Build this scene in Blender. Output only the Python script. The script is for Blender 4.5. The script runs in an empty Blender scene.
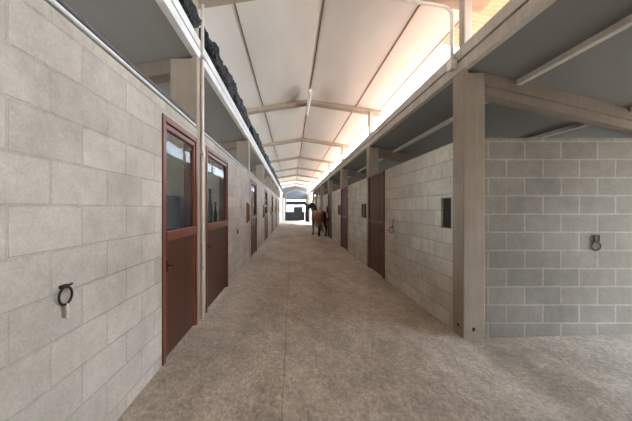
import bpy, bmesh, math, random
from mathutils import Vector, Matrix, noise
random.seed(7)
C = bpy.context.scene.collection
SC = bpy.context.scene

# ------------------------------------------------------------------ camera, sky, sun, exposure
F, VPX, VPY = 302.0, 291.5, 208.7
EYE = 1.432
cam_d = bpy.data.cameras.new('camera')
cam_d.sensor_fit = 'HORIZONTAL'; cam_d.sensor_width = 36.0
cam_d.lens = 36.0 * F / 632.0
cam_d.shift_x = (316 - VPX) / 632.0
cam_d.shift_y = -(210.5 - VPY) / 632.0
cam_d.clip_start = 0.02; cam_d.clip_end = 500
cam = bpy.data.objects.new('camera', cam_d); C.objects.link(cam)
cam.location = (0, 0, EYE); cam.rotation_euler = (math.pi / 2, 0, 0)
SC.camera = cam

world = bpy.data.worlds.new('sky'); SC.world = world
world.use_nodes = True
bg = world.node_tree.nodes['Background']
bg.inputs['Color'].default_value = (0.76, 0.87, 1.0, 1)
bg.inputs['Strength'].default_value = 6.5

sun_d = bpy.data.lights.new('sun', 'SUN')
sun_d.energy = 3.6; sun_d.color = (1.0, 0.95, 0.88); sun_d.angle = math.radians(1.0)
sun = bpy.data.objects.new('sun', sun_d); C.objects.link(sun)
sun.rotation_euler = Vector((-0.48, -0.38, -0.86)).to_track_quat('-Z', 'Y').to_euler()
sun.location = (20, 20, 25)

vs = SC.view_settings
vs.view_transform = 'Standard'; vs.look = 'None'; vs.gamma = 1.0
vs.use_curve_mapping = False
vs.exposure = 1.24
SC.cycles.use_denoising = True
SC.cycles.max_bounces = 10; SC.cycles.diffuse_bounces = 7; SC.cycles.glossy_bounces = 4
SC.cycles.transmission_bounces = 6; SC.cycles.transparent_max_bounces = 8
SC.cycles.sample_clamp_indirect = 8.0

# ------------------------------------------------------------------ place dimensions (metres)
XL, XR = -1.05, 1.888           # corridor faces of the two rows
FL = 0.157                      # floor level at the left row (the floor falls to the right)
BAY = 4.06
P0 = 3.32                       # first pillar pair
def floor_z(x):
    if x < XL: return FL
    if x <= XR: return FL * (XR - x) / (XR - XL)
    return 0.028 * (x - XR)
RX = 0.42                       # ridge line
def ceil_z(x): return EYE + 2.70 - 0.155 * abs(x - RX)
NB = 7                          # pillars per row
PY = [P0 + BAY * k for k in range(-1, NB)]    # pillar positions, one behind the camera
YEND = P0 + BAY * (NB - 1)      # rows end
ORD = ['zeroth', 'first', 'second', 'third', 'fourth', 'fifth', 'sixth', 'seventh', 'eighth', 'ninth', 'tenth', 'eleventh']

# ------------------------------------------------------------------ helpers
def srgb(r, g, b):
    f = lambda c: (c / 255 / 12.92) if c / 255 <= 0.04045 else ((c / 255 + 0.055) / 1.055) ** 2.4
    return (f(r), f(g), f(b), 1)

def new_mat(name):
    m = bpy.data.materials.new(name); m.use_nodes = True
    nt = m.node_tree
    return m, nt, nt.nodes['Principled BSDF']

def N(nt, t, **kw):
    n = nt.nodes.new(t)
    for k, v in kw.items(): setattr(n, k, v)
    return n

def mix(nt, fac, a, b, blend='MIX'):
    n = N(nt, 'ShaderNodeMix', data_type='RGBA', blend_type=blend)
    for sock, v in ((n.inputs['Factor'], fac), (n.inputs[6], a), (n.inputs[7], b)):
        if hasattr(v, 'links'): nt.links.new(v, sock)
        else: sock.default_value = v
    return n.outputs[2]

def noise_tex(nt, vec, scale, detail=4.0, rough=0.55):
    n = N(nt, 'ShaderNodeTexNoise'); n.inputs['Scale'].default_value = scale
    n.inputs['Detail'].default_value = detail; n.inputs['Roughness'].default_value = rough
    if vec is not None: nt.links.new(vec, n.inputs['Vector'])
    return n.outputs['Fac']

def ramp(nt, fac, stops):
    n = N(nt, 'ShaderNodeValToRGB')
    e = n.color_ramp.elements
    e[0].position, e[0].color = stops[0]; e[1].position, e[1].color = stops[-1]
    for p, c in stops[1:-1]:
        x = e.new(p); x.color = c
    nt.links.new(fac, n.inputs['Fac'])
    return n.outputs['Color']

def math_n(nt, op, a, b=None):
    n = N(nt, 'ShaderNodeMath', operation=op)
    for i, v in enumerate((a, b)):
        if v is None: continue
        if hasattr(v, 'links'): nt.links.new(v, n.inputs[i])
        else: n.inputs[i].default_value = v
    return n.outputs[0]

def coords(nt):
    return N(nt, 'ShaderNodeTexCoord').outputs['Object']

def scaled(nt, vec, s, loc=(0, 0, 0)):
    n = N(nt, 'ShaderNodeMapping'); n.inputs['Scale'].default_value = s; n.inputs['Location'].default_value = loc
    nt.links.new(vec, n.inputs['Vector']); return n.outputs['Vector']

def bump(nt, bsdf, h, strength=0.3, dist=0.01):
    n = N(nt, 'ShaderNodeBump'); n.inputs['Strength'].default_value = strength; n.inputs['Distance'].default_value = dist
    nt.links.new(h, n.inputs['Height']); nt.links.new(n.outputs['Normal'], bsdf.inputs['Normal'])

def simple(name, col, rough=0.6, metal=0.0, var=0.12, scale=14.0, bmp=0.0):
    m, nt, b = new_mat(name)
    co = coords(nt)
    f = noise_tex(nt, co, scale)
    lo = tuple(c * (1 - var * 1.6) for c in col[:3]) + (1,); hi = tuple(min(1, c * (1 + var)) for c in col[:3]) + (1,)
    nt.links.new(ramp(nt, f, [(0.3, lo), (0.7, hi)]), b.inputs['Base Color'])
    b.inputs['Roughness'].default_value = rough; b.inputs['Metallic'].default_value = metal
    if bmp: bump(nt, b, noise_tex(nt, co, scale * 6, 6), bmp, 0.004)
    return m

def blocks(name, axis, c1, c2, mortar, du=0.0, dv=0.0, mort=0.012, bstr=0.6, soft=0.3):
    """concrete block masonry, 40 x 20 cm, laid in the plane of axis+z"""
    m, nt, b = new_mat(name)
    co = coords(nt)
    sep = N(nt, 'ShaderNodeSeparateXYZ'); nt.links.new(co, sep.inputs[0])
    cmb = N(nt, 'ShaderNodeCombineXYZ')
    # slight waviness of the joints
    wv = noise_tex(nt, co, 5.0, 3.0)
    wob = math_n(nt, 'MULTIPLY', math_n(nt, 'SUBTRACT', wv, 0.5), 0.014)
    u = math_n(nt, 'ADD', math_n(nt, 'ADD', sep.outputs[axis], du), wob)
    v = math_n(nt, 'ADD', math_n(nt, 'ADD', sep.outputs['Z'], dv), wob)
    nt.links.new(u, cmb.inputs['X']); nt.links.new(v, cmb.inputs['Y'])
    br = N(nt, 'ShaderNodeTexBrick'); br.offset = 0.5; br.offset_frequency = 2; br.squash = 1.0
    nt.links.new(cmb.outputs[0], br.inputs['Vector'])
    br.inputs['Scale'].default_value = 1.0
    br.inputs['Brick Width'].default_value = 0.4; br.inputs['Row Height'].default_value = 0.2
    br.inputs['Mortar Size'].default_value = mort; br.inputs['Mortar Smooth'].default_value = soft
    br.inputs['Color1'].default_value = c1; br.inputs['Color2'].default_value = c2; br.inputs['Mortar'].default_value = mortar
    big = noise_tex(nt, co, 1.6, 5.0, 0.6)
    fine = noise_tex(nt, co, 75.0, 5.0, 0.7)
    col = mix(nt, 1.0, br.outputs['Color'], ramp(nt, big, [(0.3, (0.80, 0.78, 0.75, 1)), (0.7, (1.08, 1.06, 1.05, 1))]), 'MULTIPLY')
    col = mix(nt, 1.0, col, ramp(nt, fine, [(0.3, (0.86, 0.86, 0.86, 1)), (0.7, (1.08, 1.08, 1.08, 1))]), 'MULTIPLY')
    med = noise_tex(nt, co, 9.0, 5.0, 0.65)
    col = mix(nt, 1.0, col, ramp(nt, med, [(0.3, (0.86, 0.85, 0.84, 1)), (0.7, (1.06, 1.06, 1.06, 1))]), 'MULTIPLY')
    nt.links.new(col, b.inputs['Base Color'])
    b.inputs['Roughness'].default_value = 0.92
    h = math_n(nt, 'ADD', math_n(nt, 'MULTIPLY', br.outputs['Fac'], -1.0), math_n(nt, 'MULTIPLY', fine, 0.45))
    bump(nt, b, h, bstr, 0.008)
    return m

def tag(o, label=None, cat=None, group=None, kind=None):
    if label: o['label'] = label
    if cat: o['category'] = cat
    if group: o['group'] = group
    if kind: o['kind'] = kind
    return o

class MB:
    """collects shapes; build() links them as ONE mesh object"""
    def __init__(self): self.bm = bmesh.new()
    def box(self, x0, x1, y0, y1, z0, z1, M=None):
        vs_ = [Vector((x, y, z)) for x in (x0, x1) for y in (y0, y1) for z in (z0, z1)]
        if M is not None: vs_ = [M @ v for v in vs_]
        v = [self.bm.verts.new(p) for p in vs_]
        for f in ((0, 1, 3, 2), (4, 6, 7, 5), (0, 4, 5, 1), (2, 3, 7, 6), (0, 2, 6, 4), (1, 5, 7, 3)):
            self.bm.faces.new([v[i] for i in f])
        return self
    def prism(self, pts, axis, a, b):
        """polygon pts extruded along axis ('x','y','z') from a to b"""
        def P(p, t):
            if axis == 'y': return Vector((p[0], t, p[1]))
            if axis == 'x': return Vector((t, p[0], p[1]))
            return Vector((p[0], p[1], t))
        A = [self.bm.verts.new(P(p, a)) for p in pts]; B = [self.bm.verts.new(P(p, b)) for p in pts]
        n = len(pts)
        for i in range(n): self.bm.faces.new((A[i], A[(i + 1) % n], B[(i + 1) % n], B[i]))
        self.bm.faces.new(A[::-1]); self.bm.faces.new(B)
        return self
    def tube(self, pts, r, seg=10, closed=False, caps=True):
        pts = [Vector(p) for p in pts]; n = len(pts)
        rs = r if isinstance(r, (list, tuple)) else [r] * n
        rings = []; up = None
        for i, p in enumerate(pts):
            if closed: t = pts[(i + 1) % n] - pts[i - 1]
            else: t = pts[min(i + 1, n - 1)] - pts[max(i - 1, 0)]
            t.normalize()
            if up is None:
                up = Vector((0, 0, 1)) if abs(t.z) < 0.9 else Vector((1, 0, 0))
            s = t.cross(up).normalized(); up = s.cross(t).normalized()
            rings.append([self.bm.verts.new(p + (s * math.cos(2 * math.pi * k / seg) + up * math.sin(2 * math.pi * k / seg)) * rs[i]) for k in range(seg)])
        m = n if closed else n - 1
        for i in range(m):
            a, b = rings[i], rings[(i + 1) % n]
            for k in range(seg): self.bm.faces.new((a[k], a[(k + 1) % seg], b[(k + 1) % seg], b[k]))
        if not closed and caps:
            self.bm.faces.new(rings[0][::-1]); self.bm.faces.new(rings[-1])
        return self
    def ring(self, c, R, r, axis='x', seg=24, sq=1.0):
        c = Vector(c); pts = []
        for k in range(seg):
            a = 2 * math.pi * k / seg
            d = (0, math.cos(a), math.sin(a) * sq) if axis == 'x' else ((math.cos(a), 0, math.sin(a) * sq) if axis == 'y' else (math.cos(a), math.sin(a), 0))
            pts.append(c + Vector(d) * R)
        return self.tube(pts, r, 8, closed=True)
    def lathe(self, prof, c, seg=16):
        c = Vector(c); rings = []
        for (r, z) in prof:
            rings.append([self.bm.verts.new(c + Vector((r * math.cos(2 * math.pi * k / seg), r * math.sin(2 * math.pi * k / seg), z))) for k in range(seg)])
        for a, b in zip(rings, rings[1:]):
            for k in range(seg): self.bm.faces.new((a[k], a[(k + 1) % seg], b[(k + 1) % seg], b[k]))
        self.bm.faces.new(rings[0][::-1]); self.bm.faces.new(rings[-1])
        return self
    def build(self, name, mat, parent=None, bevel=0.0, smooth=False):
        bmesh.ops.recalc_face_normals(self.bm, faces=self.bm.faces)
        me = bpy.data.meshes.new(name); self.bm.to_mesh(me); self.bm.free()
        me.materials.append(mat)
        if smooth:
            for p in me.polygons: p.use_smooth = True
        o = bpy.data.objects.new(name, me); C.objects.link(o)
        if parent is not None: o.parent = parent
        if bevel:
            md = o.modifiers.new('bevel', 'BEVEL'); md.width = bevel; md.segments = 2; md.limit_method = 'ANGLE'; md.angle_limit = math.radians(40)
        return o

def empty(name, loc=(0, 0, 0), rz=0.0):
    o = bpy.data.objects.new(name, None); C.objects.link(o)
    o.location = loc; o.rotation_euler = (0, 0, rz); o.empty_display_size = 0.1
    return o

def copy_tree(o, parent=None):
    c = o.copy(); C.objects.link(c)
    if parent is not None: c.parent = parent
    for ch in [x for x in bpy.data.objects if x.parent == o]: copy_tree(ch, c)
    return c

def panel_wall(name, mat, along, t0, t1, a0, a1, z0, z1, holes, label):
    """a masonry wall with openings; along = 'y' (thickness in x) or 'x' (thickness in y)"""
    us = sorted({a0, a1} | {min(max(h[i], a0), a1) for h in holes for i in (0, 1)})
    zs = sorted({z0, z1} | {min(max(h[i], z0), z1) for h in holes for i in (2, 3)})
    def solid(i, j):
        if not (0 <= i < len(us) - 1 and 0 <= j < len(zs) - 1): return False
        u = (us[i] + us[i + 1]) / 2; z = (zs[j] + zs[j + 1]) / 2
        return not any(h[0] < u < h[1] and h[2] < z < h[3] for h in holes)
    bm = bmesh.new(); cache = {}
    def V(u, z, t):
        k = (round(u, 5), round(z, 5), round(t, 5))
        if k not in cache:
            cache[k] = bm.verts.new((t, u, z) if along == 'y' else (u, t, z))
        return cache[k]
    def face(*v):
        try: bm.faces.new(v)
        except ValueError: pass
    for i in range(len(us) - 1):
        for j in range(len(zs) - 1):
            if not solid(i, j): continue
            u0, u1, w0, w1 = us[i], us[i + 1], zs[j], zs[j + 1]
            for t in (t0, t1): face(V(u0, w0, t), V(u1, w0, t), V(u1, w1, t), V(u0, w1, t))
            if not solid(i - 1, j): face(V(u0, w0, t0), V(u0, w0, t1), V(u0, w1, t1), V(u0, w1, t0))
            if not solid(i + 1, j): face(V(u1, w0, t0), V(u1, w0, t1), V(u1, w1, t1), V(u1, w1, t0))
            if not solid(i, j - 1): face(V(u0, w0, t0), V(u1, w0, t0), V(u1, w0, t1), V(u0, w0, t1))
            if not solid(i, j + 1): face(V(u0, w1, t0), V(u1, w1, t0), V(u1, w1, t1), V(u0, w1, t1))
    mb = MB(); mb.bm.free(); mb.bm = bm
    return tag(mb.build(name, mat), label, None, None, 'structure')

# ------------------------------------------------------------------ materials
M = {}
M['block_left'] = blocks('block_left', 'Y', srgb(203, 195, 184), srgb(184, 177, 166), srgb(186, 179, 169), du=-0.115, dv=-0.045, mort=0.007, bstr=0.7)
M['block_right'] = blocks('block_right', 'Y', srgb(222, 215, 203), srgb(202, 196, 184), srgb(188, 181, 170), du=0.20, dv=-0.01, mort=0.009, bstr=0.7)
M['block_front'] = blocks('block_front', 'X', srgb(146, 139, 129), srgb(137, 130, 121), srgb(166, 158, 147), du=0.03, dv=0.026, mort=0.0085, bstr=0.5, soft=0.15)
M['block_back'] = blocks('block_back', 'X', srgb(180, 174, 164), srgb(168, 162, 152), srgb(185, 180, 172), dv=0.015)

def concrete(name, col, streak=1.0, rough=0.85):
    m, nt, b = new_mat(name)
    co = coords(nt)
    st = noise_tex(nt, scaled(nt, co, (16, 16, 0.7)), 1.6, 5.0, 0.6)     # board marks run upwards
    big = noise_tex(nt, co, 2.5, 5.0)
    fine = noise_tex(nt, co, 60, 5.0, 0.7)
    d = tuple(c * (1 - 0.26 * streak) for c in col[:3]) + (1,); l = tuple(min(1, c * (1 + 0.14 * streak)) for c in col[:3]) + (1,)
    c_ = ramp(nt, st, [(0.3, d), (0.7, l)])
    c_ = mix(nt, 1.0, c_, ramp(nt, big, [(0.3, (0.86, 0.84, 0.82, 1)), (0.7, (1.06, 1.05, 1.04, 1))]), 'MULTIPLY')
    nt.links.new(c_, b.inputs['Base Color']); b.inputs['Roughness'].default_value = rough
    bump(nt, b, math_n(nt, 'ADD', fine, math_n(nt, 'MULTIPLY', st, 1.5)), 0.3, 0.004)
    return m
M['pillar'] = concrete('pillar_concrete', srgb(162, 148, 132), 0.5)
M['beam'] = concrete('beam_concrete', srgb(176, 166, 154), 0.5)
M['beam_pale'] = concrete('beam_pale', srgb(212, 210, 207), 0.25)
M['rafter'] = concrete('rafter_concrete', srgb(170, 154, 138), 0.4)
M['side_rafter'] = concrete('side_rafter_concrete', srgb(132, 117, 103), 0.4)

def ceiling_mat(name, col):
    m, nt, b = new_mat(name)
    co = coords(nt)
    a = noise_tex(nt, scaled(nt, co, (2.0, 0.5, 2)), 1.4, 5.0)
    f = noise_tex(nt, co, 30, 4.0)
    c_ = ramp(nt, a, [(0.3, tuple(x * 0.93 for x in col[:3]) + (1,)), (0.7, tuple(min(1, x * 1.04) for x in col[:3]) + (1,))])
    nt.links.new(c_, b.inputs['Base Color']); b.inputs['Roughness'].default_value = 0.8
    bump(nt, b, f, 0.1, 0.003)
    return m
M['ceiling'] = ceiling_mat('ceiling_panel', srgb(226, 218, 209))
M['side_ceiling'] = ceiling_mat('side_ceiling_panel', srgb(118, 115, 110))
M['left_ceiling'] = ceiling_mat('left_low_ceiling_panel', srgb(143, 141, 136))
M['tan_sheet'] = simple('tan_sheet', srgb(206, 178, 150), 0.7)
M['seam'] = simple('seam_strip', srgb(112, 92, 74), 0.7)

def tile_mat():
    m, nt, b = new_mat('terracotta_tiles')
    co = coords(nt)
    w = N(nt, 'ShaderNodeTexWave', wave_type='BANDS', bands_direction='Y'); w.inputs['Scale'].default_value = 1.6; w.inputs['Distortion'].default_value = 0.2
    nt.links.new(co, w.inputs['Vector'])
    f = noise_tex(nt, co, 6)
    nt.links.new(ramp(nt, f, [(0.3, srgb(148, 110, 88)), (0.7, srgb(182, 142, 116))]), b.inputs['Base Color'])
    b.inputs['Roughness'].default_value = 0.85
    bump(nt, b, w.outputs['Fac'], 0.8, 0.03)
    return m
M['tiles'] = tile_mat()
M['tiles_dark'] = simple('low_bounce_tiles', srgb(92, 84, 78), 0.9)  # unseen left tiles, darkened so less light bounces onto the aisle ceiling

def floor_mat():
    m, nt, b = new_mat('brushed_concrete_floor')
    co = coords(nt)
    big = noise_tex(nt, scaled(nt, co, (1.0, 0.45, 1)), 1.3, 6.0, 0.62)
    mid = noise_tex(nt, scaled(nt, co, (1.0, 0.7, 1)), 7.0, 6.0, 0.65)
    sw = noise_tex(nt, scaled(nt, co, (6.0, 3.6, 1)), 6.5, 6.0, 0.75)
    fine = noise_tex(nt, co, 90, 4.0, 0.7)
    c_ = ramp(nt, big, [(0.28, srgb(154, 142, 127)), (0.5, srgb(184, 172, 157)), (0.72, srgb(208, 197, 183))])
    c_ = mix(nt, 1.0, c_, ramp(nt, mid, [(0.3, (0.74, 0.73, 0.72, 1)), (0.7, (1.18, 1.18, 1.18, 1))]), 'MULTIPLY')
    c_ = mix(nt, 1.0, c_, ramp(nt, sw, [(0.36, (0.66, 0.65, 0.64, 1)), (0.64, (1.22, 1.22, 1.22, 1))]), 'MULTIPLY')
    c_ = mix(nt, 1.0, c_, ramp(nt, fine, [(0.3, (0.74, 0.74, 0.74, 1)), (0.7, (1.2, 1.2, 1.2, 1))]), 'MULTIPLY')
    # the straight casting joint down the aisle
    sep = N(nt, 'ShaderNodeSeparateXYZ'); nt.links.new(co, sep.inputs[0])
    wob = math_n(nt, 'MULTIPLY', math_n(nt, 'SUBTRACT', noise_tex(nt, co, 9.0), 0.5), 0.02)
    d = math_n(nt, 'ABSOLUTE', math_n(nt, 'ADD', math_n(nt, 'ADD', sep.outputs['X'], 0.06), wob))
    j = math_n(nt, 'LESS_THAN', d, 0.006)
    c_ = mix(nt, math_n(nt, 'MULTIPLY', j, 0.35), c_, srgb(86, 72, 60))
    nt.links.new(c_, b.inputs['Base Color'])
    nt.links.new(ramp(nt, mid, [(0.3, (0.62,) * 3 + (1,)), (0.7, (0.85,) * 3 + (1,))]), b.inputs['Roughness'])
    bump(nt, b, math_n(nt, 'ADD', math_n(nt, 'MULTIPLY', sw, 1.0), math_n(nt, 'MULTIPLY', fine, 0.6)), 0.35, 0.006)
    return m
M['floor'] = floor_mat()
M['ground'] = simple('yard_concrete', srgb(206, 200, 190), 0.9, var=0.08, scale=1.5)

def wood(name, dark, light, plank=0.0, rough=0.45):
    m, nt, b = new_mat(name)
    co = coords(nt)
    g = noise_tex(nt, scaled(nt, co, (30, 30, 1.6)), 1.5, 6.0, 0.6)
    c_ = ramp(nt, g, [(0.3, dark), (0.7, light)])
    if plank:
        sep = N(nt, 'ShaderNodeSeparateXYZ'); nt.links.new(co, sep.inputs[0])
        q = math_n(nt, 'FRACT', math_n(nt, 'MULTIPLY', math_n(nt, 'ADD', sep.outputs['Y'], 50.0), 1 / plank))
        idx = math_n(nt, 'FLOOR', math_n(nt, 'MULTIPLY', math_n(nt, 'ADD', sep.outputs['Y'], 50.0), 1 / plank))
        wn = N(nt, 'ShaderNodeTexWhiteNoise', noise_dimensions='1D'); nt.links.new(idx, wn.inputs['W'])
        c_ = mix(nt, 1.0, c_, ramp(nt, wn.outputs['Value'], [(0.0, (0.66, 0.64, 0.62, 1)), (1.0, (1.28, 1.24, 1.20, 1))]), 'MULTIPLY')
        gr = math_n(nt, 'LESS_THAN', math_n(nt, 'ABSOLUTE', math_n(nt, 'SUBTRACT', q, 0.5)), 0.44)
        c_ = mix(nt, gr, tuple(x * 0.35 for x in dark[:3]) + (1,), c_)
        bump(nt, b, math_n(nt, 'ADD', gr, math_n(nt, 'MULTIPLY', g, 0.2)), 0.6, 0.006)
    nt.links.new(c_, b.inputs['Base Color']); b.inputs['Roughness'].default_value = rough
    return m
M['frame_wood'] = wood('frame_wood', srgb(92, 48, 30), srgb(124, 70, 47))
M['plank_wood'] = wood('plank_wood', srgb(54, 26, 15), srgb(82, 42, 25), 0.095)
M['right_frame'] = wood('right_frame', srgb(92, 50, 38), srgb(120, 70, 54))
M['right_plank'] = wood('right_plank', srgb(72, 46, 34), srgb(98, 66, 50), 0.10, 0.6)
M['tan_wood'] = wood('tan_wood', srgb(130, 100, 66), srgb(160, 128, 90))
M['iron'] = simple('dark_iron', srgb(52, 50, 48), 0.5, 0.7)
M['rust'] = simple('rusty_iron', srgb(58, 44, 36), 0.8, 0.3)
M['steel'] = simple('galvanised_steel', srgb(190, 190, 190), 0.35, 0.8)
M['steel_dark'] = simple('dark_steel', srgb(88, 86, 84), 0.5, 0.5)
M['white_paint'] = simple('white_paint', srgb(232, 230, 226), 0.5, var=0.05)
M['pvc'] = simple('cream_plastic_pipe', srgb(224, 214, 202), 0.5, var=0.06)  # lightened so the left pipe carries the pillar's lit face
M['cord'] = simple('pale_cord', srgb(214, 204, 190), 0.9)
M['grey_board'] = simple('grey_board', srgb(72, 74, 76), 0.6)
M['bottle'] = simple('dark_bottle', srgb(30, 30, 32), 0.3)
M['gate'] = simple('dark_green_steel', srgb(38, 46, 47), 0.6, 0.2)
M['gable'] = simple('blue_grey_sheet', srgb(118, 128, 142), 0.6)
M['net_grey'] = simple('grey_net', srgb(96, 98, 102), 0.8)

def net_mat():
    m, nt, b = new_mat('black_shade_net')
    co = coords(nt)
    v = N(nt, 'ShaderNodeTexVoronoi'); v.inputs['Scale'].default_value = 16
    nt.links.new(co, v.inputs['Vector'])
    f = noise_tex(nt, co, 26, 5.0)
    nt.links.new(ramp(nt, f, [(0.35, srgb(4, 4, 5)), (0.7, srgb(16, 16, 18))]), b.inputs['Base Color'])
    b.inputs['Roughness'].default_value = 0.6; b.inputs['Specular IOR Level'].default_value = 0.25
    bump(nt, b, math_n(nt, 'ADD', v.outputs['Distance'], f), 0.9, 0.03)
    return m
M['net'] = net_mat()

def glass_mat():
    m = bpy.data.materials.new('window_glass'); m.use_nodes = True
    nt = m.node_tree; nt.nodes.remove(nt.nodes['Principled BSDF'])
    out = nt.nodes['Material Output']
    tr = N(nt, 'ShaderNodeBsdfTransparent'); tr.inputs['Color'].default_value = (0.82, 0.86, 0.85, 1)
    gl = N(nt, 'ShaderNodeBsdfGlossy'); gl.inputs['Roughness'].default_value = 0.03
    gl.inputs['Color'].default_value = (0.28, 0.29, 0.30, 1)
    lw = N(nt, 'ShaderNodeLayerWeight'); lw.inputs['Blend'].default_value = 0.5
    fr = math_n(nt, 'ADD', math_n(nt, 'MULTIPLY', math_n(nt, 'POWER', lw.outputs['Facing'], 5.0), 0.5), 0.03)
    mx = N(nt, 'ShaderNodeMixShader')
    nt.links.new(fr, mx.inputs[0]); nt.links.new(tr.outputs[0], mx.inputs[1]); nt.links.new(gl.outputs[0], mx.inputs[2])
    df = N(nt, 'ShaderNodeBsdfDiffuse'); df.inputs['Color'].default_value = (0.55, 0.56, 0.55, 1)
    mx2 = N(nt, 'ShaderNodeMixShader')      # a film of dust on the pane
    nt.links.new(ramp(nt, noise_tex(nt, coords(nt), 3.0), [(0.3, (0.02,) * 3 + (1,)), (0.7, (0.05,) * 3 + (1,))]), mx2.inputs[0])
    nt.links.new(mx.outputs[0], mx2.inputs[1]); nt.links.new(df.outputs[0], mx2.inputs[2])
    nt.links.new(mx2.outputs[0], out.inputs['Surface'])
    return m
M['glass'] = glass_mat()

def coat_mat():
    m, nt, b = new_mat('bay_horse_coat')
    co = coords(nt)
    sep = N(nt, 'ShaderNodeSeparateXYZ'); nt.links.new(co, sep.inputs[0])
    nz = noise_tex(nt, co, 5.0)
    brown = ramp(nt, nz, [(0.3, srgb(112, 74, 50)), (0.7, srgb(150, 104, 74))])
    # black points: lower legs, and the dark neck and head of the bay
    zz = math_n(nt, 'ADD', sep.outputs['Z'], math_n(nt, 'MULTIPLY', nz, 0.15))
    leg = ramp(nt, zz, [(0.54, (1, 1, 1, 1)), (0.70, (0, 0, 0, 1))])
    yy = math_n(nt, 'ADD', sep.outputs['Y'], math_n(nt, 'MULTIPLY', nz, 0.2))
    fore = ramp(nt, yy, [(0.36, (0, 0, 0, 1)), (0.54, (1, 1, 1, 1))])
    k = mix(nt, 1.0, leg, fore, 'LIGHTEN')
    c_ = mix(nt, k, brown, srgb(30, 24, 22))
    nt.links.new(c_, b.inputs['Base Color']); b.inputs['Roughness'].default_value = 0.55
    return m
M['coat'] = coat_mat()
M['mane'] = simple('black_mane', srgb(22, 18, 17), 0.6)
M['hoof'] = simple('dark_hoof', srgb(44, 38, 34), 0.6)

# ------------------------------------------------------------------ floor and ground
Y0, Y1 = -5.0, 34.5
xs = [-5.6, -4.9, XL - 0.16] + [XL + (XR - XL) * i / 10 for i in range(11)] + [2.4, 3.0, 4.0, 5.0, 5.6]
bm = bmesh.new()
rows = []
for y in (Y0, Y1):
    rows.append([bm.verts.new((x, y, floor_z(x))) for x in xs])
low = [[bm.verts.new((x, y, -0.30)) for x in (xs[0], xs[-1])] for y in (Y0, Y1)]
for i in range(len(xs) - 1): bm.faces.new((rows[0][i], rows[0][i + 1], rows[1][i + 1], rows[1][i]))
bm.faces.new((low[0][0], low[0][1], low[1][1], low[1][0]))
bm.faces.new([low[0][0], low[0][1]] + rows[0][::-1]); bm.faces.new([low[1][0], low[1][1]] + rows[1][::-1])
bm.faces.new((low[0][0], low[1][0], rows[1][0], rows[0][0])); bm.faces.new((low[0][1], low[1][1], rows[1][-1], rows[0][-1]))
mb = MB(); mb.bm.free(); mb.bm = bm
tag(mb.build('floor', M['floor']), 'brushed brown grey concrete floor of the aisle with one long joint', None, None, 'structure')
# the outer end of the side passage is walled, unseen, to narrow the daylight
tag(MB().box(-80, 80, -60, 160, -0.5, -0.06).build('ground', M['ground']), 'pale sunlit concrete yard outside the stable', None, None, 'structure')

# ------------------------------------------------------------------ walls
L_TOP, R_TOP = EYE + 0.885, 2.211
D_TOP_L = EYE + 0.775
WT = 0.15
left_doors = [(2.445, 3.345)] + [(3.69, 4.96)] + [(p + 0.40, p + 1.66) for p in PY[2:-1]]
left_pill = [(p + 0.035, p + 0.255) for p in PY]
right_pill = [(p, p + 0.225) for p in PY]
holes = [(a, b, -1, D_TOP_L) for a, b in left_doors]
holes += [(a, b, -1, 9) for a, b in left_pill if b < YEND]
left_hatch = [(p - 0.36, p - 0.02) for p in PY[2:]]
holes += [(a, b, 1.10, 1.575) for a, b in left_hatch]
panel_wall('wall_left', M['block_left'], 'y', XL - WT, XL, Y0, YEND, 0.10, L_TOP, holes, 'long grey block wall of the stalls on the left side of the aisle')
right_doors = [(p - 1.26, p) for p in PY[2:]]
right_hatch = [(P0 + 0.26, P0 + 0.50)] + [(p + 0.26, p + 0.62) for p in PY[2:-1]]
holes = [(a, b, -1, 9) for a, b in right_doors]
holes += [(a, b, -1, 9) for a, b in right_pill if b < YEND + 0.5]
holes += [(a, b, 1.195, 1.565) for a, b in right_hatch]
panel_wall('wall_right', M['block_right'], 'y', XR + 0.004, XR + WT, P0 + 0.225, YEND, -0.05, R_TOP, holes, 'long grey block wall of the stalls on the right side of the aisle')
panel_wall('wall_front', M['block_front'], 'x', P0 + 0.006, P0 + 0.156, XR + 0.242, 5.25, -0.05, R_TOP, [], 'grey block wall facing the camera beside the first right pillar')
for k, p in enumerate(PY[2:]):
    panel_wall('wall_partition', M['block_back'], 'x', p + 0.05, p + 0.20, XR + 0.25, 5.25, -0.05, R_TOP if p < YEND - 0.1 else 2.6, [], 'block partition between the right stalls at the %s pillar' % ORD[k + 2])
for k, p in enumerate(PY):
    panel_wall('wall_partition', M['block_back'], 'x', p + 0.08, p + 0.23, -4.85, XL - 0.30, 0.10, L_TOP if p < YEND - 0.1 else 2.9, [], 'block partition between the left stalls at the %s pillar' % ORD[k] if k else 'block partition between the left stalls behind the camera')
wl = [(p + 0.6, p + 3.4, 1.00, 2.38) for p in [P0 - 2 * BAY + 1.0] + PY[:-1]]
panel_wall('wall_outer_left', M['block_left'], 'y', -5.0, -4.85, Y0, YEND, -0.1, 2.52, wl, 'outer block wall behind the left stalls with window openings')
panel_wall('wall_passage', M['block_right'], 'y', 5.25, 5.40, -5.0, P0, -0.1, 2.19, [(0.8, 3.2, -1, 2.05)], 'unseen outer block wall of the side passage, opening narrowed to shape daylight')  # out of view; opening narrowed so daylight only grazes the front wall
wr = [(p + 1.2, p + 2.9, 1.10, 1.90) for p in PY[1:-1]]
panel_wall('wall_outer_right', M['block_right'], 'y', 5.25, 5.40, P0, YEND, -0.1, 2.19, wr, 'outer block wall behind the right stalls with window openings')
panel_wall('wall_rear', M['block_back'], 'x', -5.15, -5.0, -5.0, 5.4, -0.1, 4.3, [], 'closed block end wall added behind the camera against rear daylight')  # unseen end wall, kept solid to darken the faces turned towards it

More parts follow.
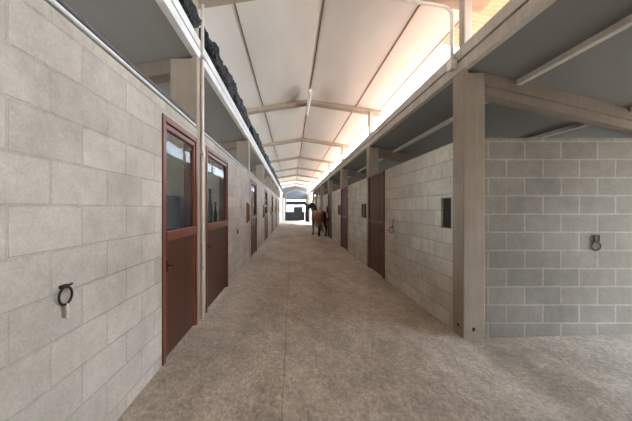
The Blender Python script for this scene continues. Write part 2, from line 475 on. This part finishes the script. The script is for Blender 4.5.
# ------------------------------------------------------------------ pillars, beams, roofs
BBL, BTL = EYE + 1.708, EYE + 1.94      # left eaves beam
BBR, BTR = EYE + 1.536, EYE + 1.806     # right eaves beam
def raf_z(x): return EYE + 2.606 - 0.155 * abs(x - RX)
SLR, SLL = 0.24, 0.17
def sideR(x): return BBR - SLR * (x - (XR + 0.065)) + 0.004
def sideL(x): return BBL - SLL * ((XL - 0.065) - x) + 0.004
NR = NB + 2
for k in range(-1, NR):
    p = P0 + BAY * k
    where = 'behind the camera' if k < 0 else '%s from the camera' % ORD[k + 1]
    w = MB(); w.box(XR, XR + 0.242, p, p + 0.222, floor_z(XR) - 0.03, sideR(XR + 0.242) + 0.004).box(XR + 0.001, XR + 0.062, p + 0.003, p + 0.219, sideR(XR + 0.242) - 0.02, BBR)
    w.box(XR + 0.012, XR + 0.10, p + 0.0, p + 0.115, BTR, raf_z(XR) + 0.004)
    o = w.build('pillar', M['pillar'], bevel=0.012)
    tag(o, 'board marked concrete pillar, right row, %s' % where, None, 'concrete pillars of the right row', 'structure')
    if k == 0:
        s = MB().box(XR - 0.004, XR + 0.004, p + 0.075, p + 0.12, 0.105, 0.135).build('tie_socket', M['rust'], o)
        s = MB().box(XR + 0.10, XR + 0.128, p - 0.004, p + 0.004, 0.085, 0.125).build('tie_socket', M['rust'], o)
    q = p + 0.035
    w = MB(); w.box(XL - 0.30, XL, q, q + 0.215, FL - 0.05, sideL(XL - 0.30) + 0.004).box(XL - 0.062, XL - 0.001, q + 0.003, q + 0.212, sideL(XL - 0.30) - 0.02, BBL)
    w.box(XL - 0.10, XL - 0.012, q, q + 0.115, BTL, raf_z(XL - 0.05) + 0.004)
    o = w.build('pillar', M['pillar'], bevel=0.012)
    tag(o, 'board marked concrete pillar, left row, %s' % where, None, 'concrete pillars of the left row', 'structure')
    # gable rafter pair
    xa, xb = -1.65, 2.24
    pts = [(xa, raf_z(xa)), (RX, raf_z(RX)), (xb, raf_z(xb)), (xb, ceil_z(xb) + 0.004), (RX, ceil_z(RX) + 0.004), (xa, ceil_z(xa) + 0.004)]
    o = MB().prism(pts, 'y', p + 0.06, p + 0.27).build('rafter', M['rafter'], bevel=0.006)
    tag(o, 'concrete gable rafter across the aisle ceiling, %s' % where, None, 'gable rafters', 'structure')
    if k <= NB - 1:
        x0, x1 = XR + 0.235, 5.40
        pts = [(x0, sideR(x0) - 0.215), (x1, sideR(x1) - 0.215), (x1, sideR(x1) + 0.002), (x0, sideR(x0) + 0.002)]
        pts2 = [(x0, sideR(x0) - 0.13), (x1, sideR(x1) - 0.13), (x1, sideR(x1) + 0.002), (x0, sideR(x0) + 0.002)]
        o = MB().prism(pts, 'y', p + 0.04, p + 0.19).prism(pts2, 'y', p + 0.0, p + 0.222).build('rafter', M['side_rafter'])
        tag(o, 'sloping concrete beam over the right stalls at the right pillar %s' % where, None, 'sloping beams over the right stalls', 'structure')
        x0, x1 = XL - 0.295, -5.0
        pts = [(x0, sideL(x0) - 0.16), (x1, sideL(x1) - 0.16), (x1, sideL(x1) + 0.002), (x0, sideL(x0) + 0.002)]
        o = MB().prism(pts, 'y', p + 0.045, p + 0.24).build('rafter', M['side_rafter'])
        tag(o, 'sloping concrete beam over the left stalls at the left pillar %s' % where, None, 'sloping beams over the left stalls', 'structure')
YR1 = P0 + BAY * (NR - 1) + 0.25
# eaves beams with a stepped face
def eaves(name, s, xface, zb, zg, zt, mat, y1, label):
    w = MB()
    pts = [(xface, zb), (xface, zg - 0.02), (xface + s * 0.045, zg - 0.02), (xface + s * 0.045, zg + 0.014), (xface + s * 0.006, zg + 0.014), (xface + s * 0.006, zt), (xface + s * 0.07, zt), (xface + s * 0.07, zb)]
    w.prism(pts, 'y', Y0, y1)
    return tag(w.build(name, mat), label, None, None, 'structure')
eaves('beam_left', -1, XL + 0.003, BBL, EYE + 1.825, BTL, M['beam_pale'], YR1, 'white painted eaves beam running along the top of the left row')
eaves('beam_right', 1, XR - 0.003, BBR, EYE + 1.668, BTR, M['beam'], YR1, 'grey concrete eaves beam running along the top of the right row')
# main roof
TH = 0.14
YM0 = Y0 - 0.4
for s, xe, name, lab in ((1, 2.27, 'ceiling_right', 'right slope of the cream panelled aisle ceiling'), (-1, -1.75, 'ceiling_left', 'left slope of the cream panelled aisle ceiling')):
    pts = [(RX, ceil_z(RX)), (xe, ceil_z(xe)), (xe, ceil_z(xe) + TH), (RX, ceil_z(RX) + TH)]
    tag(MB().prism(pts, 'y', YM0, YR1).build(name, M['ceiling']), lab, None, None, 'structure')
def seam(x, w, d, n, lab):
    pts = [(x - w, ceil_z(x - w) + 0.003), (x + w, ceil_z(x + w) + 0.003), (x + w, ceil_z(x + w) - d), (x - w, ceil_z(x - w) - d)]
    if abs(x - RX) < 0.01: pts = [(x - w, ceil_z(x)), (x + w, ceil_z(x)), (x + w, ceil_z(x) - d), (x - w, ceil_z(x) - d)]
    tag(MB().prism(pts, 'y', YM0, YR1).build('trim_%d' % n, M['seam']), lab, None, None, 'structure')
seam(RX, 0.009, 0.012, 1, 'dark ridge strip along the peak of the aisle ceiling')
seam(-0.70, 0.008, 0.010, 2, 'thin brown joint strip on the left ceiling slope')
seam(1.58, 0.008, 0.010, 3, 'thin brown joint strip on the right ceiling slope')
seam(2.17, 0.006, 0.006, 4, 'faint joint strip on the right ceiling slope near the bright eaves')
# side roofs
def side_roof(name, xa, xb, fz, matc, y1, lab, tiles='tiles'):
    pts = [(xa, fz(xa)), (xb, fz(xb)), (xb, fz(xb) + 0.09), (xa, fz(xa) + 0.09)]
    o = tag(MB().prism(pts, 'y', YM0, y1).build(name, matc), lab, None, None, 'structure')
    pts = [(xa, fz(xa) + 0.09), (xb, fz(xb) + 0.09), (xb, fz(xb) + 0.14), (xa, fz(xa) + 0.14)]
    MB().prism(pts, 'y', YM0, y1).build('roof_tiles', M[tiles], o)
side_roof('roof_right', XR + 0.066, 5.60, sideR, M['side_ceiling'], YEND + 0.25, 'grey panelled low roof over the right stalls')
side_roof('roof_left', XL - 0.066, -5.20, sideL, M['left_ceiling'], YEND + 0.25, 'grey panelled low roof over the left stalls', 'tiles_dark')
es = empty('corrugated_sheet', (2.20, 2.85, 0)); tag(es, 'tan corrugated sheet prolonging the eave beside the first right pillar', 'sheet')
bm = bmesh.new(); rows = []
for x in (0.0, 0.44):
    zc = ceil_z(2.20 + x) - 0.028
    rows.append([(bm.verts.new((x, i * 0.0125, zc + 0.012 * math.cos(i * math.pi / 3))), bm.verts.new((x, i * 0.0125, zc + 0.012 * math.cos(i * math.pi / 3) + 0.006))) for i in range(125)])
for i in range(124):
    for a in (0, 1): bm.faces.new((rows[0][i][a], rows[0][i + 1][a], rows[1][i + 1][a], rows[1][i][a]))
    for r_ in rows: bm.faces.new((r_[i][0], r_[i][1], r_[i + 1][1], r_[i + 1][0]))
mb = MB(); mb.bm.free(); mb.bm = bm
mb.build('sheet', M['tan_sheet'], es)
# purlins under the right low roof
for x, lab in ((2.50, 'nearest the aisle'), (3.75, 'farther from the aisle')):
    w = MB()
    z = sideR(x)
    w.box(x - 0.028, x + 0.028, YM0, YEND + 0.2, z - 0.05, z + 0.012)
    tag(w.build('purlin', M['beam']), 'long purlin under the right low roof, %s' % lab, None, 'purlins under the right low roof', 'structure')
# wall plate rails on the left wall top
o = empty('wall_rail', (XL - 0.08, 0, L_TOP))
tag(o, 'twin steel rails running along the top of the left block wall', 'rail')
for x, z, r, m_ in ((0.05, 0.013, 0.013, 'steel_dark'), (0.062, 0.042, 0.012, 'white_paint'), (0.045, 0.082, 0.020, 'steel_dark')):
    MB().tube([(x, Y0 + 0.1, z), (x, YEND - 0.1, z)], r, 10).build('tube', M[m_], o, smooth=True)

# ------------------------------------------------------------------ end of the aisle
YG = P0 + BAY * (NR - 1) + 0.02
GX0, GX1 = -0.60, 1.80          # the opening in the end wall
panel_wall('wall_left_end', M['block_left'], 'y', XL - WT, XL, YEND + 0.26, YG + 0.2, 0.10, BBL, [], 'plain block wall on the left beyond the last stall')
panel_wall('wall_right_end', M['block_right'], 'y', XR, XR + WT, YEND + BAY + 0.23, YG + 0.2, -0.05, BBR, [], 'plain block wall on the right beyond the open last bay')
ge = MB()
for a, b in ((XL, GX0), (GX1, XR)): ge.box(a, b, YG + 0.20, YG + 0.32, -0.3, EYE + 1.06)
ge.prism([(XL, EYE + 1.06), (XR, EYE + 1.06), (XR, ceil_z(XR)), (RX, ceil_z(RX)), (XL, ceil_z(XL))], 'y', YG + 0.20, YG + 0.32)
tag(ge.build('wall_end', M['gable']), 'blue grey gable end wall of the aisle above the far opening', None, None, 'structure')
arch = [(GX0 - 0.12, EYE + 1.9), (0.60, EYE + 2.32), (GX1 + 0.02, EYE + 1.9)]
w = MB().prism(arch + [(p_[0], p_[1] - 0.14) for p_ in arch[::-1]], 'y', YG + 0.12, YG + 0.198)
w.box(GX0 - 0.12, GX0 + 0.02, YG + 0.12, YG + 0.198, -0.1, EYE + 1.77).box(GX1 - 0.10, GX1 + 0.02, YG + 0.12, YG + 0.198, -0.1, EYE + 1.77)
tag(w.build('trim_5', M['beam']), 'grey arched frame around the far end opening', None, None, 'structure')
w = MB()
w.box(GX0, GX1, YG + 0.22, YG + 0.28, EYE + 0.42, EYE + 0.92)
w.box(0.62, 0.72, YG + 0.20, YG + 0.215, EYE - 0.1, EYE + 1.06)
tag(w.build('trim_6', M['gate']), 'dark crossbar and mullion of the far end opening', None, None, 'structure')
YGT = 33.2
GC = 0.74
g = empty('metal_gate', (GC, YGT, floor_z(GC)))
tag(g, 'dark sheet metal double gate with a raised middle closing the far end', 'gate')
MB().box(-0.04, 0.04, -0.055, -0.042, 0.05, 1.60).build('closing_bar', M['gate'], g)
for s, W_ in ((-1, 1.44), (1, 0.72)):
    pl = MB()
    a, b = sorted((0.004 * s, W_ * s)); pl.box(a, b, -0.015, 0.015, 0.05, 1.05)
    a, b = sorted((0.004 * s, 0.52 * s)); pl.box(a, b, -0.015, 0.015, 1.05, 1.60)
    leaf = pl.build('gate_leaf', M['gate'], g)
    for i in range(int((W_ - 0.06) / 0.19) + 1):
        x = (0.06 + i * 0.19) * s
        MB().box(x - 0.014, x + 0.014, -0.040, -0.016, 0.08, 1.58 if abs(x) < 0.5 else 1.02).build('gate_bar', M['iron'], leaf)
    for z in (0.16, 0.94):
        a, b = sorted((0.02 * s, (W_ - 0.02) * s))
        MB().box(a, b, -0.05, -0.041, z, z + 0.05).build('gate_rail', M['iron'], leaf)
o = MB().box(-0.90, -0.72, YGT - 0.07, YGT + 0.07, floor_z(-0.8) - 0.03, 2.6).build('daylit_end_post', M['white_paint'], bevel=0.01)  # added post; its white stands for daylight on the left wall's end
tag(o, 'white post standing in for the daylit wall end left of the far gate', 'post')
o = empty('sheet_panel', (1.48, YGT, floor_z(1.6)))
tag(o, 'tall dark sheet panel standing right of the far metal gate', 'panel')
MB().box(0.0, 0.40, -0.02, 0.02, 0.0, 1.98).build('sheet', M['gate'], o)
for x in (0.0, 0.36): MB().box(x, x + 0.04, -0.05, -0.021, 0.0, 2.0).build('upright', M['iron'], o)

# ------------------------------------------------------------------ stable doors
def left_door(y0, y1, label):
    """frame, glazed upper half, planked lower half; origin at the foot of the near jamb"""
    W = y1 - y0; z1 = D_TOP_L - FL; z0 = 0.0
    d = empty('stable_door', (XL, y0, FL)); tag(d, label, 'door', 'glazed stable doors of the left row')
    J = 0.052
    w = MB(); xf = 0.014
    w.box(-0.13, xf, 0, J, z0, z1).box(-0.13, xf, W - J, W, z0, z1).box(-0.13, xf, J, W - J, z1 - J, z1)
    w.build('door_frame', M['frame_wood'], d, bevel=0.006)
    rail = EYE - 0.235 - FL
    a, b = J + 0.004, W - J - 0.004
    s = 0.04
    w = MB(); xa, xb = -0.045, 0.0
    w.box(xa, xb, a, a + s, 0.02, z1 - J - 0.006).box(xa, xb, b - s, b, 0.02, z1 - J - 0.006)
    w.box(xa, xb, a + s, b - s, z1 - J - 0.05, z1 - J - 0.006)
    w.build('leaf_frame', M['frame_wood'], d, bevel=0.005)
    MB().box(xa - 0.005, xb + 0.016, a + 0.005, b - 0.005, rail - 0.04, rail + 0.045).build('middle_rail', M['frame_wood'], d, bevel=0.006)
    MB().box(-0.034, -0.008, a + s, b - s, 0.02, rail - 0.04).build('lower_panel', M['plank_wood'], d)
    g_ = MB().box(-0.026, -0.022, a + s, b - s, rail + 0.045, z1 - J - 0.05).build('glass_pane', M['glass'], d)
    l = MB().box(0.0, 0.006, a + 0.02, a + 0.045, rail - 0.29, rail - 0.20)
    l.tube([(0.004, a + 0.033, rail - 0.24), (0.03, a + 0.033, rail - 0.24), (0.03, a + 0.10, rail - 0.25)], 0.006, 8)
    l.build('latch', M['rust'], d)
    return d
left_door(*left_doors[0], 'nearest glazed stable door on the left, before the first left pillar')
left_door(*left_doors[1], 'second glazed stable door on the left, dark bottles behind its pane')
d0 = left_door(*left_doors[2], 'third glazed stable door on the left, beyond the second left pillar')
for k, (a, b) in enumerate(left_doors[3:]):
    d = copy_tree(d0); d.location = (XL, a, FL)
    d['label'] = '%s glazed stable door from the camera in the left row' % ORD[k + 4]

def right_door(y0, y1, label):
    W = y1 - y0; z1 = R_TOP + 0.002
    d = empty('stable_door', (XR, y0, 0.0)); tag(d, label, 'door', 'solid plank stable doors of the right row')
    xa, xb = -0.012, 0.10
    J = 0.06
    w = MB().box(xa - 0.012, xb, 0, J, 0, z1).box(xa - 0.012, xb, W - J, W, 0, z1).box(xa - 0.012, xb, J, W - J, z1 - 0.05, z1)
    w.build('door_frame', M['right_frame'], d, bevel=0.005)
    rail = EYE - 0.29
    MB().box(0.005, 0.045, J, W - J, 0.02, rail - 0.03).build('lower_panel', M['right_plank'], d)
    MB().box(0.005, 0.045, J, W - J, rail + 0.03, z1 - 0.05).build('upper_panel', M['right_plank'], d)
    MB().box(-0.012, 0.045, J, W - J, rail - 0.03, rail + 0.03).build('middle_rail', M['right_frame'], d, bevel=0.004)
    l = MB().box(-0.012, 0.006, J + 0.02, J + 0.06, rail - 0.22, rail - 0.10)
    l.tube([(-0.012, J + 0.04, rail - 0.16), (-0.045, J + 0.04, rail - 0.16), (-0.045, J + 0.13, rail - 0.16)], 0.008, 8)
    l.build('latch', M['rust'], d)
    return d
r0 = right_door(*right_doors[0], 'nearest brown plank stable door on the right, before the second right pillar')
for k, (a, b) in enumerate(right_doors[1:]):
    d = copy_tree(r0); d.location = (XR, a, 0)
    d['label'] = ('brown plank stable door on the right, just nearer than the horse' if k == 0 else
                  'brown plank stable door on the right, right beside the horse' if k == 1 else
                  '%s brown plank stable door from the camera in the right row' % ORD[k + 2])

# feed hatches
def hatch(loc, W, z0, z1, s, mat, label, open_=False):
    """small opening with a wooden frame; s = side the aisle lies on"""
    h = empty('feed_hatch', loc); tag(h, label, 'hatch', 'feed hatches of the stall walls')
    H = z1 - z0
    t = 0.03
    x0, x1 = (-0.13, 0.035) if s > 0 else (-0.035, 0.13)
    w = MB().box(x0, x1, 0, t, 0, H).box(x0, x1, W - t, W, 0, H).box(x0, x1, t, W - t, H - t, H).box(x0, x1, t, W - t, 0, t)
    w.build('hatch_frame', mat, h, bevel=0.004)
    xp = (-0.10, -0.08) if s > 0 else (-0.012, 0.012)
    MB().box(xp[0], xp[1], t, W - t, t, H - t).build('shutter_or_shade', mat, h)
    return h
# open hatch in the first right bay: a dark sheet stands for the shade inside the bare opening
h = empty('feed_hatch', (XR, right_hatch[0][0], 1.195)); tag(h, 'open feed hatch with its shade as a dark sheet beside the first right pillar', 'hatch')
W_ = right_hatch[0][1] - right_hatch[0][0]
MB().box(0.03, 0.045, 0.0, W_, 0.0, 0.37).build('shutter_or_shade', M['iron'], h)
for z_ in (0.0, 0.358): MB().box(0.004, 0.03, 0.0, W_, z_, z_ + 0.012).build('hatch_board', M['grey_board'], h)
for k, (a, b) in enumerate(right_hatch[1:]):
    hatch((XR, a, 1.195), b - a, 1.195, 1.565, -1, M['right_frame'], 'brown wooden feed hatch on the right wall past the %s right pillar' % ORD[k + 2])
for k, (a, b) in enumerate(left_hatch):
    hatch((XL, a, 1.10), b - a, 1.10, 1.575, 1, M['tan_wood'], 'tan wooden feed hatch on the left wall before the %s left pillar' % ORD[k + 2])

# ------------------------------------------------------------------ tie rings
def ring_x(x, y, z, s, label, R=0.040, cord=False, tw=0.0):
    r = empty('tie_ring', (x, y, z)); tag(r, label, 'ring')
    a = MB().box(-0.004, 0.01 * 1, -0.018, 0.022, R - 0.006, R + 0.008) if s > 0 else MB().box(-0.01, 0.004, -0.018, 0.022, R - 0.006, R + 0.008)
    a.tube([(0.0, 0.02, R + 0.002), (0.016 * s, 0.03, R + 0.003), (0.018 * s, 0.042, R + 0.006)], 0.005, 8)
    a.build('staple', M['iron'], r)
    hp = MB().ring((0.0, 0, 0), R, 0.0058, 'x').build('hoop', M['iron'], r, smooth=True)
    hp.location = (0.018 * s + abs(tw) * 0.02 * s, 0, 0); hp.rotation_euler = (0, 0, tw)
    if cord:
        c = MB()
        c.tube([(0.018 * s, 0.004, -R + 0.004), (0.022 * s, 0.004, -R - 0.03), (0.016 * s, 0.006, -R - 0.062)], 0.0065, 8)
        c.tube([(0.014 * s, 0.016, -R + 0.004), (0.014 * s, 0.014, -R - 0.02), (0.014 * s, 0.010, -R - 0.055), (0.014 * s, 0.02, -R - 0.068)], 0.006, 8)
        c.build('cord_loop', M['cord'], r, smooth=True)
    return r
ring_x(XL, 1.38, 1.035, 1, 'iron tie ring with pale cord on the near left block wall', cord=True)
ring_x(XL, 5.80, 0.985, 1, 'small iron tie ring on the left wall past the second door')
rr = ring_x(XR, 5.62, 1.035, -1, 'small iron tie ring on the right wall before the nearest plank door', R=0.05, tw=0.7)
MB().tube([(-0.01, -0.06, 0.20), (-0.02, -0.055, 0.13), (-0.016, -0.02, 0.06)], 0.006, 8).build('hook', M['iron'], rr)
XF = EYE and (596.2 - VPX) / 91.0
r = empty('tie_ring', (XF, P0 + 0.006, EYE - 0.41)); tag(r, 'iron tie ring hanging from a square staple on the block wall facing the camera', 'ring')
MB().tube([(-0.028, 0, 0.052), (-0.028, -0.012, 0.052), (-0.028, -0.012, 0.115), (0.028, -0.012, 0.115), (0.028, -0.012, 0.052), (0.028, 0.0, 0.052)], 0.008, 8).build('staple', M['iron'], r)
MB().ring((-0.004, -0.012, 0), 0.048, 0.0065, 'y').build('hoop', M['iron'], r, smooth=True)

# ------------------------------------------------------------------ pipes
# conduit at the first right pillar, bending along the rafter
zz = raf_z(XR) - 0.035
pi = empty('conduit_pipe', (XR, P0 + 0.17, BBR)); tag(pi, 'cream conduit pipe bending from the rafter down to the first right pillar', 'pipe')
pts = [(-0.035, 0, 0.16), (-0.035, 0, zz - BBR - 0.12)]
for i in range(1, 7):
    a = i / 6 * math.pi / 2
    pts.append((-0.035 - 0.12 * (1 - math.cos(a)), 0, zz - BBR - 0.12 + 0.12 * math.sin(a)))
pts.append((-1.1, 0, zz - BBR + 0.145))
MB().tube(pts, 0.022, 12).build('tube', M['pvc'], pi, smooth=True)
MB().box(-0.07, 0.0, -0.05, 0.05, 0.06, 0.17).build('junction_box', M['pvc'], pi, bevel=0.006)
lp = empty('conduit_pipe', (XL, P0 + 0.15, FL)); tag(lp, 'pale vertical pipe standing in for the lit face of the first left pillar', 'pipe')
MB().tube([(0.022, 0.02, 0.0), (0.022, 0.02, raf_z(XL) - FL - 0.02)], 0.019, 12).build('tube', M['pvc'], lp, smooth=True)  # pale tone stands for light on the pillar's aisle face
for z in (0.6, 1.9, BBL - FL + 0.03): MB().box(0.0, 0.045, -0.015, 0.055, z - 0.015, z + 0.015).build('pipe_clip', M['steel'], lp)

# ------------------------------------------------------------------ black shade net bundles on the left eaves beam
def net_bundle(y0, y1, seed, lab):
    bm = bmesh.new(); n = int((y1 - y0) / 0.045); seg = 22; rings = []
    for i in range(n + 1):
        t = i / n; y = y0 + (y1 - y0) * t
        end = min(1.0, 6 * t + 0.35, 6 * (1 - t) + 0.35)
        sag = 0.04 * math.sin(y * 2.3 + seed)
        ring = []
        for k in range(seg):
            a = 2 * math.pi * k / seg
            p = Vector((math.cos(a), y * 2.2, math.sin(a)))
            q = 1 + 0.55 * noise.noise(p * 1.7 + Vector((seed, 0, 0))) + 0.30 * noise.noise(p * 5 + Vector((0, seed, 0)))
            ring.append(bm.verts.new((math.cos(a) * 0.07 * q, y - y0, max(-0.128, (math.sin(a) * 0.16 * q + sag) * end))))
        rings.append(ring)
    for i in range(n):
        for k in range(seg): bm.faces.new((rings[i][k], rings[i][(k + 1) % seg], rings[i + 1][(k + 1) % seg], rings[i + 1][k]))
    bm.faces.new(rings[0][::-1]); bm.faces.new(rings[-1])
    mb = MB(); mb.bm.free(); mb.bm = bm
    o = mb.build('shade_net', M['net'], smooth=True)
    o.location = (XL - 0.01, y0, BTL + 0.131)
    tag(o, lab, 'net', 'black shade net bundles along the left eaves')
for k in range(-1, NB + 1):
    p = P0 + BAY * k
    lab = 'black shade net bundle on left eaves beam ' + ('before the first pillar' if k < 0 else 'beyond the %s pillar' % ORD[k + 1])
    net_bundle(p + 0.225, p + BAY + 0.02, k * 3.7 + 1.3, lab)

# ------------------------------------------------------------------ tube lamp under the ridge
la = empty('tube_lamp', (RX, 7.35, raf_z(RX) - 0.004)); tag(la, 'unlit white fluorescent tube lamp hanging under the ridge', 'lamp')
MB().box(-0.035, 0.035, -0.78, 0.78, -0.07, -0.004).build('housing', M['white_paint'], la, bevel=0.008)
MB().tube([(0, -0.74, -0.09), (0, 0.74, -0.09)], 0.019, 12).build('tube', M['white_paint'], la, smooth=True)
for y_ in (-0.61, 0.61): MB().box(-0.012, 0.012, y_ - 0.01, y_ + 0.01, -0.01, 0.10).build('hanger', M['steel'], la)

# ------------------------------------------------------------------ behind the left panes
o = empty('locker', (-1.225, 2.86, FL)); tag(o, 'dark grey locker behind the pane of the nearest left door', 'locker')
MB().box(-0.5, 0.0, 0.0, 0.46, 0.0, 1.41).build('body', M['grey_board'], o, bevel=0.006)
MB().box(-0.48, -0.02, -0.018, -0.001, 0.05, 1.38).build('door', M['grey_board'], o, bevel=0.004)
sh = empty('wall_shelf', (-1.22, 5.06, 1.02)); tag(sh, 'small wooden shelf on posts behind the pane of the second left door', 'shelf')
MB().box(-0.32, 0.0, -0.10, 0.14, 0.0, 0.025).build('board', M['tan_wood'], sh)
for x in (-0.29, -0.03): MB().box(x - 0.02, x + 0.02, 0.08, 0.12, -(1.02 - FL), 0.0).build('leg', M['tan_wood'], sh)
for k, (x, h_, r_) in enumerate(((-1.27, 0.50, 0.035), (-1.36, 0.72, 0.045), (-1.45, 0.46, 0.035))):
    b = empty('bottle', (x, 5.03, 1.045)); tag(b, ('shorter dark bottle nearest the aisle on the shelf behind the second left pane', 'tallest dark bottle in the middle of the shelf behind the second left pane', 'dark bottle at the far end of the shelf behind the second left pane')[k], 'bottle', 'dark bottles behind the second left pane')
    MB().lathe([(r_, 0), (r_, h_ * 0.62), (r_ * 0.45, h_ * 0.74), (r_ * 0.4, h_ * 0.9)], (0, 0, 0)).build('body', M['bottle'], b, smooth=True)
    MB().lathe([(r_ * 0.5, h_ * 0.9), (r_ * 0.5, h_)], (0, 0, 0), 12).build('cap', M['rust'], b)

# ------------------------------------------------------------------ the horse
def horse(loc, rz, sc):
    pos, rad, edges, idx = [], [], [], {}
    def v(name, p, r, parent=None):
        idx[name] = len(pos); pos.append(Vector(p)); rad.append(r if isinstance(r, tuple) else (r, r))
        if parent: edges.append((idx[parent], idx[name]))
    v('rump', (0, -0.52, 1.14), (0.29, 0.31))
    v('tailhead', (0, -0.74, 1.17), (0.16, 0.17), 'rump')
    v('loin', (0, -0.22, 1.12), (0.29, 0.33), 'rump')
    v('barrel', (0, 0.08, 1.07), (0.31, 0.37), 'loin')
    v('withers', (0, 0.38, 1.15), (0.26, 0.31), 'barrel')
    v('chest', (-0.01, 0.58, 1.16), (0.21, 0.25), 'withers')
    v('neck1', (-0.02, 0.74, 1.36), (0.13, 0.19), 'chest')
    v('neck2', (-0.04, 0.86, 1.53), (0.10, 0.145), 'neck1')
    v('poll', (-0.06, 0.95, 1.67), (0.085, 0.11), 'neck2')
    v('brow', (-0.10, 1.04, 1.665), (0.082, 0.105), 'poll')
    v('face', (-0.15, 1.15, 1.53), (0.062, 0.085), 'brow')
    v('nose', (-0.19, 1.24, 1.40), (0.055, 0.062), 'face')
    v('lip', (-0.205, 1.27, 1.34), (0.045, 0.045), 'nose')
    for s, n in ((-1, 'l'), (1, 'r')):
        v('hip' + n, (0.135 * s, -0.56, 0.98), 0.20, 'rump')
        v('stifle' + n, (0.15 * s, -0.48, 0.80), 0.155, 'hip' + n)
        v('gaskin' + n, (0.15 * s, -0.60, 0.64), 0.095, 'stifle' + n)
        v('hock' + n, (0.15 * s, -0.71, 0.49), 0.055, 'gaskin' + n)
        v('cannon' + n, (0.15 * s, -0.69, 0.30), 0.037, 'hock' + n)
        v('fet' + n, (0.15 * s, -0.67, 0.14), 0.042, 'cannon' + n)
        v('toe' + n, (0.15 * s, -0.62, 0.045), 0.048, 'fet' + n)
        v('shl' + n, (0.13 * s, 0.46, 0.98), 0.13, 'withers')
        v('elb' + n, (0.14 * s, 0.42, 0.78), 0.088, 'shl' + n)
        v('knee' + n, (0.14 * s, 0.44, 0.46), 0.052, 'elb' + n)
        v('can' + n, (0.14 * s, 0.44, 0.28), 0.036, 'knee' + n)
        v('ffet' + n, (0.14 * s, 0.445, 0.14), 0.040, 'can' + n)
        v('ftoe' + n, (0.14 * s, 0.49, 0.045), 0.046, 'ffet' + n)
    for s, n in ((-1, 'l'), (1, 'r')):
        b = Vector((-0.065 + 0.055 * s, 0.975, 1.745))
        v('ear' + n, b, 0.028, 'poll'); v('eart' + n, b + Vector((-0.01, 0.0, 0.10)), 0.008, 'ear' + n)
    me = bpy.data.meshes.new('horse'); me.from_pydata([tuple(p) for p in pos], edges, [])
    o = bpy.data.objects.new('horse', me); C.objects.link(o)
    md = o.modifiers.new('skin', 'SKIN'); md.use_smooth_shade = True; md.branch_smoothing = 0.6
    sv = me.skin_vertices[0].data if me.skin_vertices else None
    if sv is None:
        bm = bmesh.new(); bm.from_mesh(me); bm.verts.layers.skin.verify(); bm.to_mesh(me); bm.free(); sv = me.skin_vertices[0].data
    for i, s_ in enumerate(sv): s_.radius = rad[i]; s_.use_root = (i == 0)
    sub = o.modifiers.new('sub', 'SUBSURF'); sub.levels = 2; sub.render_levels = 2
    me.materials.append(M['coat'])
    dg = bpy.context.evaluated_depsgraph_get()
    baked = bpy.data.meshes.new_from_object(o.evaluated_get(dg))
    o.modifiers.clear(); o.data = baked; baked.name = 'horse'
    if not baked.materials: baked.materials.append(M['coat'])
    for p in baked.polygons: p.use_smooth = True
    o.location = loc; o.rotation_euler = (0, 0, rz); o.scale = (sc * 1.14, sc, sc)
    tag(o, 'dark bay horse standing in the aisle on the right, rump towards the camera', 'horse')
    # mane, forelock and tail
    bm = MB()
    crest = [Vector((0.0, 0.48, 1.45)), Vector((-0.01, 0.62, 1.51)), Vector((-0.02, 0.74, 1.61)), Vector((-0.04, 0.83, 1.70)), Vector((-0.06, 0.92, 1.77))]
    for i in range(40):
        t = i / 39 * (len(crest) - 1); a = min(int(t), len(crest) - 2); c = crest[a].lerp(crest[a + 1], t - a)
        sd = -1 if random.random() < 0.6 else 1
        j = random.uniform(-0.02, 0.02)
        bm.tube([c + Vector((0, 0, -0.05)), c + Vector((0.07 * sd, 0.0, -0.05 + j)), c + Vector((0.12 * sd, -0.02, -0.18 + j)), c + Vector((0.13 * sd, -0.03, -0.28 + j))], [0.022, 0.026, 0.018, 0.006], 6)
    bm.build('mane', M['mane'], o, smooth=True)
    t = MB()
    for i in range(8):
        dx = random.uniform(-0.03, 0.03); dy = random.uniform(-0.04, 0.02); L = random.uniform(0.42, 0.58)
        t.tube([(dx * 0.3, -0.82, 1.26), (dx * 0.7, -0.93 + dy, 1.16), (dx, -0.95 + dy, 0.90), (dx * 1.2, -0.92 + dy, L)], [0.02, 0.026, 0.022, 0.006], 7)
    t.build('tail', M['mane'], o, smooth=True)
    for s in (-1, 1):
        for (x, y) in ((0.15 * s, -0.60), (0.14 * s, 0.51)):
            MB().lathe([(0.062, 0.0), (0.058, 0.02), (0.046, 0.075)], (x, y, 0.0), 14).build('hoof', M['hoof'], o, smooth=False)
    return o
HX, HY = 1.43, 15.9
horse((HX, HY, floor_z(HX) + 0.004), math.radians(13), 0.99)
